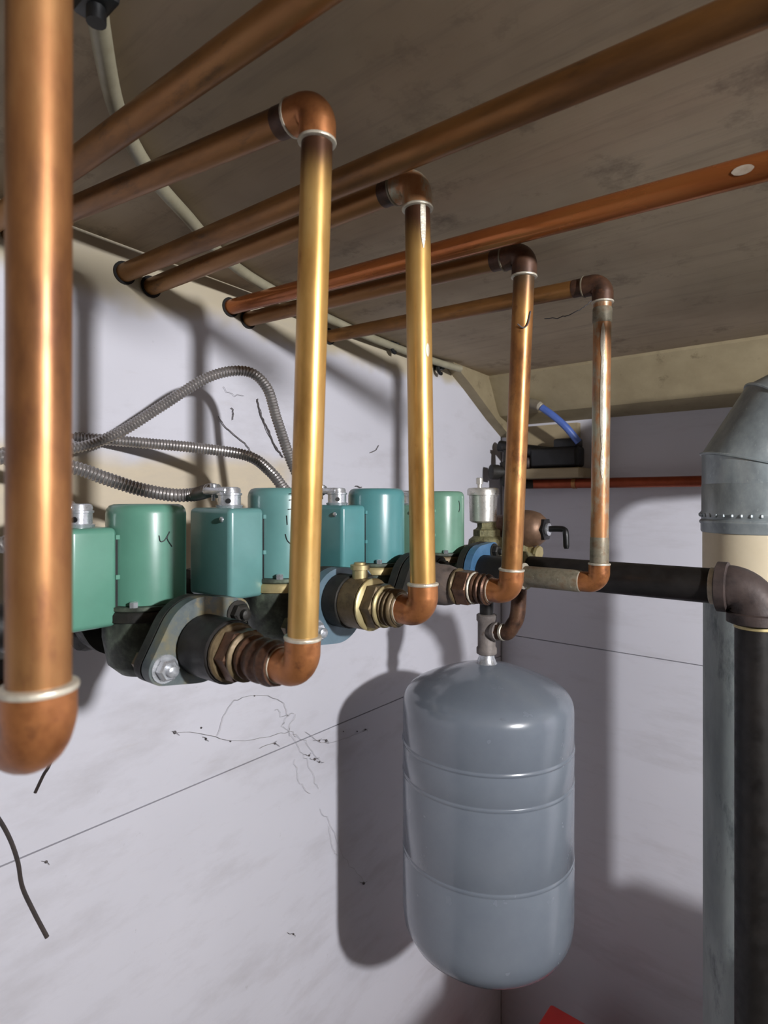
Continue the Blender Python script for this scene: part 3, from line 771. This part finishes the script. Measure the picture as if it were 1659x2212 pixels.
# ------------------------------------------------------------------ flexible conduits
def flex(label, pts, r=.0082, group='flexible metal conduits'):
    path = resample(bez(pts, 14), .00125)
    rad = []
    for i in range(len(path)):
        rad.append(r * (1 + .10 * math.sin(2 * math.pi * i / 4.0) ) if i % 1 == 0 else r)
    t = thing('flexible_conduit', path[0].copy(), label, 'conduit', group)
    link('ribbed_sheath', *sweep(path, rad, 12), steel_con(), t, angle=60)
    return t
zz = .93
flex('ribbed steel conduit arching up in a hump behind the golden riser',
     [at_d(-260, 985, .80), at_d(0, 978, .86), at_d(150, 970, .90), at_d(250, 938, .93), at_d(345, 880, .955), at_d(450, 815, .975), at_d(530, 802, .985),
      at_d(575, 835, .985), at_d(598, 905, .975), at_d(625, 985, .965), at_d(650, 1040, .955), V(-.725, .680, .022), V(-.690, .684, .013)])
flex('ribbed steel conduit passing level under the humped one to the riser',
     [at_d(-260, 900, .84), at_d(0, 927, .90), at_d(150, 943, .94), at_d(300, 956, .97), at_d(430, 968, .98), at_d(535, 985, .975), at_d(585, 1020, .96), at_d(615, 1058, .95), at_d(640, 1082, .94), at_d(665, 1092, .935)], .0085)
flex('lowest ribbed steel conduit sloping down over the nearest pump',
     [at_d(-260, 960, .70), at_d(0, 988, .76), at_d(150, 1008, .80), at_d(230, 1034, .815), at_d(300, 1056, .825), at_d(370, 1069, .83), at_d(420, 1068, .83), V(-.692, .470, .011), V(-.680, .474, .010)], .0090)
flex('short end of ribbed steel conduit at the left edge beside the nearest riser',
     [at_d(-160, 1175, .60), at_d(-60, 1182, .60), at_d(0, 1178, .60), at_d(40, 1160, .60), at_d(90, 1110, .605), at_d(130, 1088, .615), V(-.765, .309, -.010), V(-.745, .312, -.011)], .0080)

# ------------------------------------------------------------------ white cable along the ceiling with its clips
def onceil(u, v, dh):
    h = .40
    for _ in range(4):
        z = h * FPX / (1077 - v); q = at_d(u, v, z); h = ceil_h(q.y) - dh
    return q
cp = [onceil(205, -40, .014), onceil(215, 60, .014), onceil(252, 235, .014), onceil(312, 355, .014), onceil(390, 452, .014), onceil(540, 598, .012)]
ex = [Vector((-.945, 1.05, EYE + ceil_h(1.05) - .012)), Vector((-.950, 1.35, EYE + ceil_h(1.35) - .012)), Vector((-.925, 1.47, EYE + .375))]
cc = thing('ceiling_cable', cp[0].copy(), 'ivory plastic cable curving along the ceiling above the copper pipes', 'cable')
link('sheath', *sweep(bez(cp + ex, 8), .0095, 12), ivory(), cc)
for q, nm in ((on_x(852, 748, XW + .02), 0), (on_x(952, 795, XW + .02), 1)):
    t = thing('cable_clip', q.copy(), ('small black clip high on the left wall left of the third riser' if nm == 0 else 'small black clip high on the left wall just right of the third riser'), 'clip', 'black cable clips')
    link('clip_ring', *sweep([q + Vector((0, .014 * math.cos(a * .55), .016 * math.sin(a * .55))) for a in range(0, 10)], .0055, 8), rubber(), t)
    link('clip_foot', *box(XW, q.x + .004, q.y - .004, q.y + .012, q.z - .004, q.z + .008), rubber(), t, smooth=False)
q = onceil(208, -12, .012)
hb = thing('cable_bracket', q.copy(), 'blurred dark bracket on the ceiling at the top left', 'bracket')
link('bracket_plate', *rbox(q.x - .020, q.x + .020, q.y - .012, q.y + .012, q.z - .012, q.z + .012, .004, 2), rubber(), hb)
link('bracket_lug', *lathe([(0, .008), (.012, .008), (.014, .006)], q + Vector((0, 0, -.024)), (0, 0, 1), 12), rubber(), hb)

# ------------------------------------------------------------------ loose wires, cobwebs
lw = link('loose_wire', *sweep(bez([at_d(-70, 1690, .70), at_d(-15, 1752, .70), at_d(18, 1805, .70), at_d(38, 1860, .70), at_d(48, 1915, .70), at_d(72, 1968, .70), at_d(102, 2025, .70)], 8), .0024, 8), wire_b())
tag(lw, 'long dark loose wire end dangling at the lower left edge', 'wire', 'loose wire ends')
lw = link('loose_wire', *sweep(bez([V(-.81, .30, -.175), at_d(95, 1480, .74), at_d(124, 1600, .73), at_d(107, 1652, .72), at_d(94, 1674, .72), at_d(76, 1712, .72)], 6), .0020, 8), wire_b())
tag(lw, 'short dark wire end sticking out below the nearest riser elbow', 'wire', 'loose wire ends')
def strand(pts, jit, r, k=6):
    P = bez([on_x(u, v, XW + .004) for u, v in pts], k)
    P = [p + Vector((abs(random.gauss(0, jit * .4)), random.gauss(0, jit), random.gauss(0, jit))) for p in P]
    return sweep(P, r, 4)
gs = [strand([(470, 1600 - 12), (500, 1520), (550, 1502), (605, 1512), (625, 1545)], .0015, .0004),
      strand([(372, 1582), (430, 1584), (500, 1600), (560, 1596), (625, 1580), (640, 1592)], .001, .00045),
      strand([(640, 1545), (625, 1580), (650, 1620), (672, 1660), (690, 1700)], .003, .0003),
      strand([(635, 1640), (648, 1690), (668, 1715)], .002, .0003), strand([(660, 1580), (700, 1605), (760, 1590), (795, 1576)], .0015, .0004),
      strand([(625, 1545), (612, 1570), (655, 1600), (690, 1645)], .004, .0003), strand([(690, 1745), (720, 1790), (742, 1850), (786, 1905)], .002, .0003),
      strand([(595, 1530), (612, 1548), (640, 1538)], .003, .0003), strand([(560, 1615), (600, 1602)], .001, .00045),
      strand([(710, 1780), (718, 1830), (728, 1850)], .002, .0003)]
w = link('cobweb', *join(*gs), webm()); tag(w, 'dusty grey cobweb strands on the white wall left of the tank', 'cobweb', kind='stuff')
ds = []
for (u, v, r) in ((378, 1582, .0030), (445, 1596, .0022), (498, 1601, .0018), (594, 1606, .0022), (705, 1600, .0032), (690, 1600, .0020), (790, 1576, .0022), (680, 1640, .003), (668, 1632, .0022), (690, 1646, .002), (772, 1580, .0016),
                  (786, 1908, .0032), (550, 1503, .0016), (435, 1572, .0018), (100, 1862, .0022), (634, 2018, .0020), (742, 1580, .0014)):
    ds.append(blob(on_x(u, v, XW + .002), r))
    if r > .0019: ds.append(strand([(u - random.uniform(3, 14), v + random.uniform(-5, 5)), (u, v), (u + random.uniform(3, 12), v + random.uniform(-6, 6))], .0008, .0004, 4))
w = link('dust_specks', *join(*ds), debm()); tag(w, 'dark dust specks caught in the cobweb on the white wall', 'dust', kind='stuff')
gs = [strand([(556, 862), (562, 890), (566, 905), (580, 930), (590, 955), (602, 975), (612, 988)], .0008, .0014),
      strand([(562, 885), (575, 925), (598, 972)], .0018, .0009),
      strand([(472, 900), (490, 925), (520, 950), (545, 978)], .0010, .0010), strand([(500, 880), (504, 888), (502, 905)], .0012, .0009),
      strand([(800, 978), (812, 972), (818, 962)], .0006, .0010), strand([(768, 1050), (782, 1053)], .0006, .0012),
      strand([(480, 838), (500, 850), (525, 856)], .002, .0003)]
w = link('cobweb', *join(*gs), debm()); tag(w, 'dark stringy cobweb under the arched conduit on the white wall', 'cobweb', kind='stuff')
gs = []
for pts in ([(1175, 690), (1230, 680), (1262, 662), (1278, 650)],):
    P = bez([at_d(u, v, .95) for u, v in pts], 6); P = [p + Vector((random.gauss(0, .001), 0, random.gauss(0, .001))) for p in P]
    gs.append(sweep(P, .0008, 4))
gs.append(sweep(bez([at_d(1118, 700, .800), at_d(1130, 708, .798), at_d(1140, 700, .798), at_d(1146, 672, .80)], 5), .0009, 5))
w = link('cobweb', *join(*gs), debm()); tag(w, 'thin dark cobweb thread hanging between the two right hand risers', 'cobweb', kind='stuff')

# ------------------------------------------------------------------ red container on the floor
rc = thing('storage_container', (-.57, 1.46, 0), 'red plastic bin whose corner shows at the bottom edge right of the tank', 'container')
ht = EYE - 1.45
link('tub', *rbox(-.712, -.428, 1.308, 1.619, 0, ht - .03, .010, 2), redp(), rc)
link('lid', *rbox(-.720, -.420, 1.300, 1.627, ht - .03, ht, .008, 2), redp(), rc)

# ------------------------------------------------------------------ unseen boiler right of the frame, added and sized for its shadow on the wall
bo = thing('boiler', (.445, 1.0, 0), 'unseen boiler cabinet added right of the flue to shade the wall', 'boiler')
bh = EYE - .575
link('jacket', *rbox(.17, .72, .75, 1.25, .06, bh, .012, 3), galv_d(), bo)
link('top_plate', *rbox(.185, .705, .765, 1.235, bh - .004, bh + .006, .003, 1), galv_d(), bo)
dp = link('access_panel', *rbox(.21, .68, .738, .752, .14, bh - .30, .005, 2), galv(), bo)
link('handle', *rbox(.40, .48, .722, .74, bh - .40, bh - .385, .004, 2), rubber(), dp)
for fx_ in (.20, .64):
    for fy_ in (.79, 1.18):
        link('foot', *lathe([(0, .022), (.004, .024), (.05, .016), (.065, .016)], (fx_ + .02, fy_ + .015, 0), (0, 0, 1), 12), rubber(), bo)
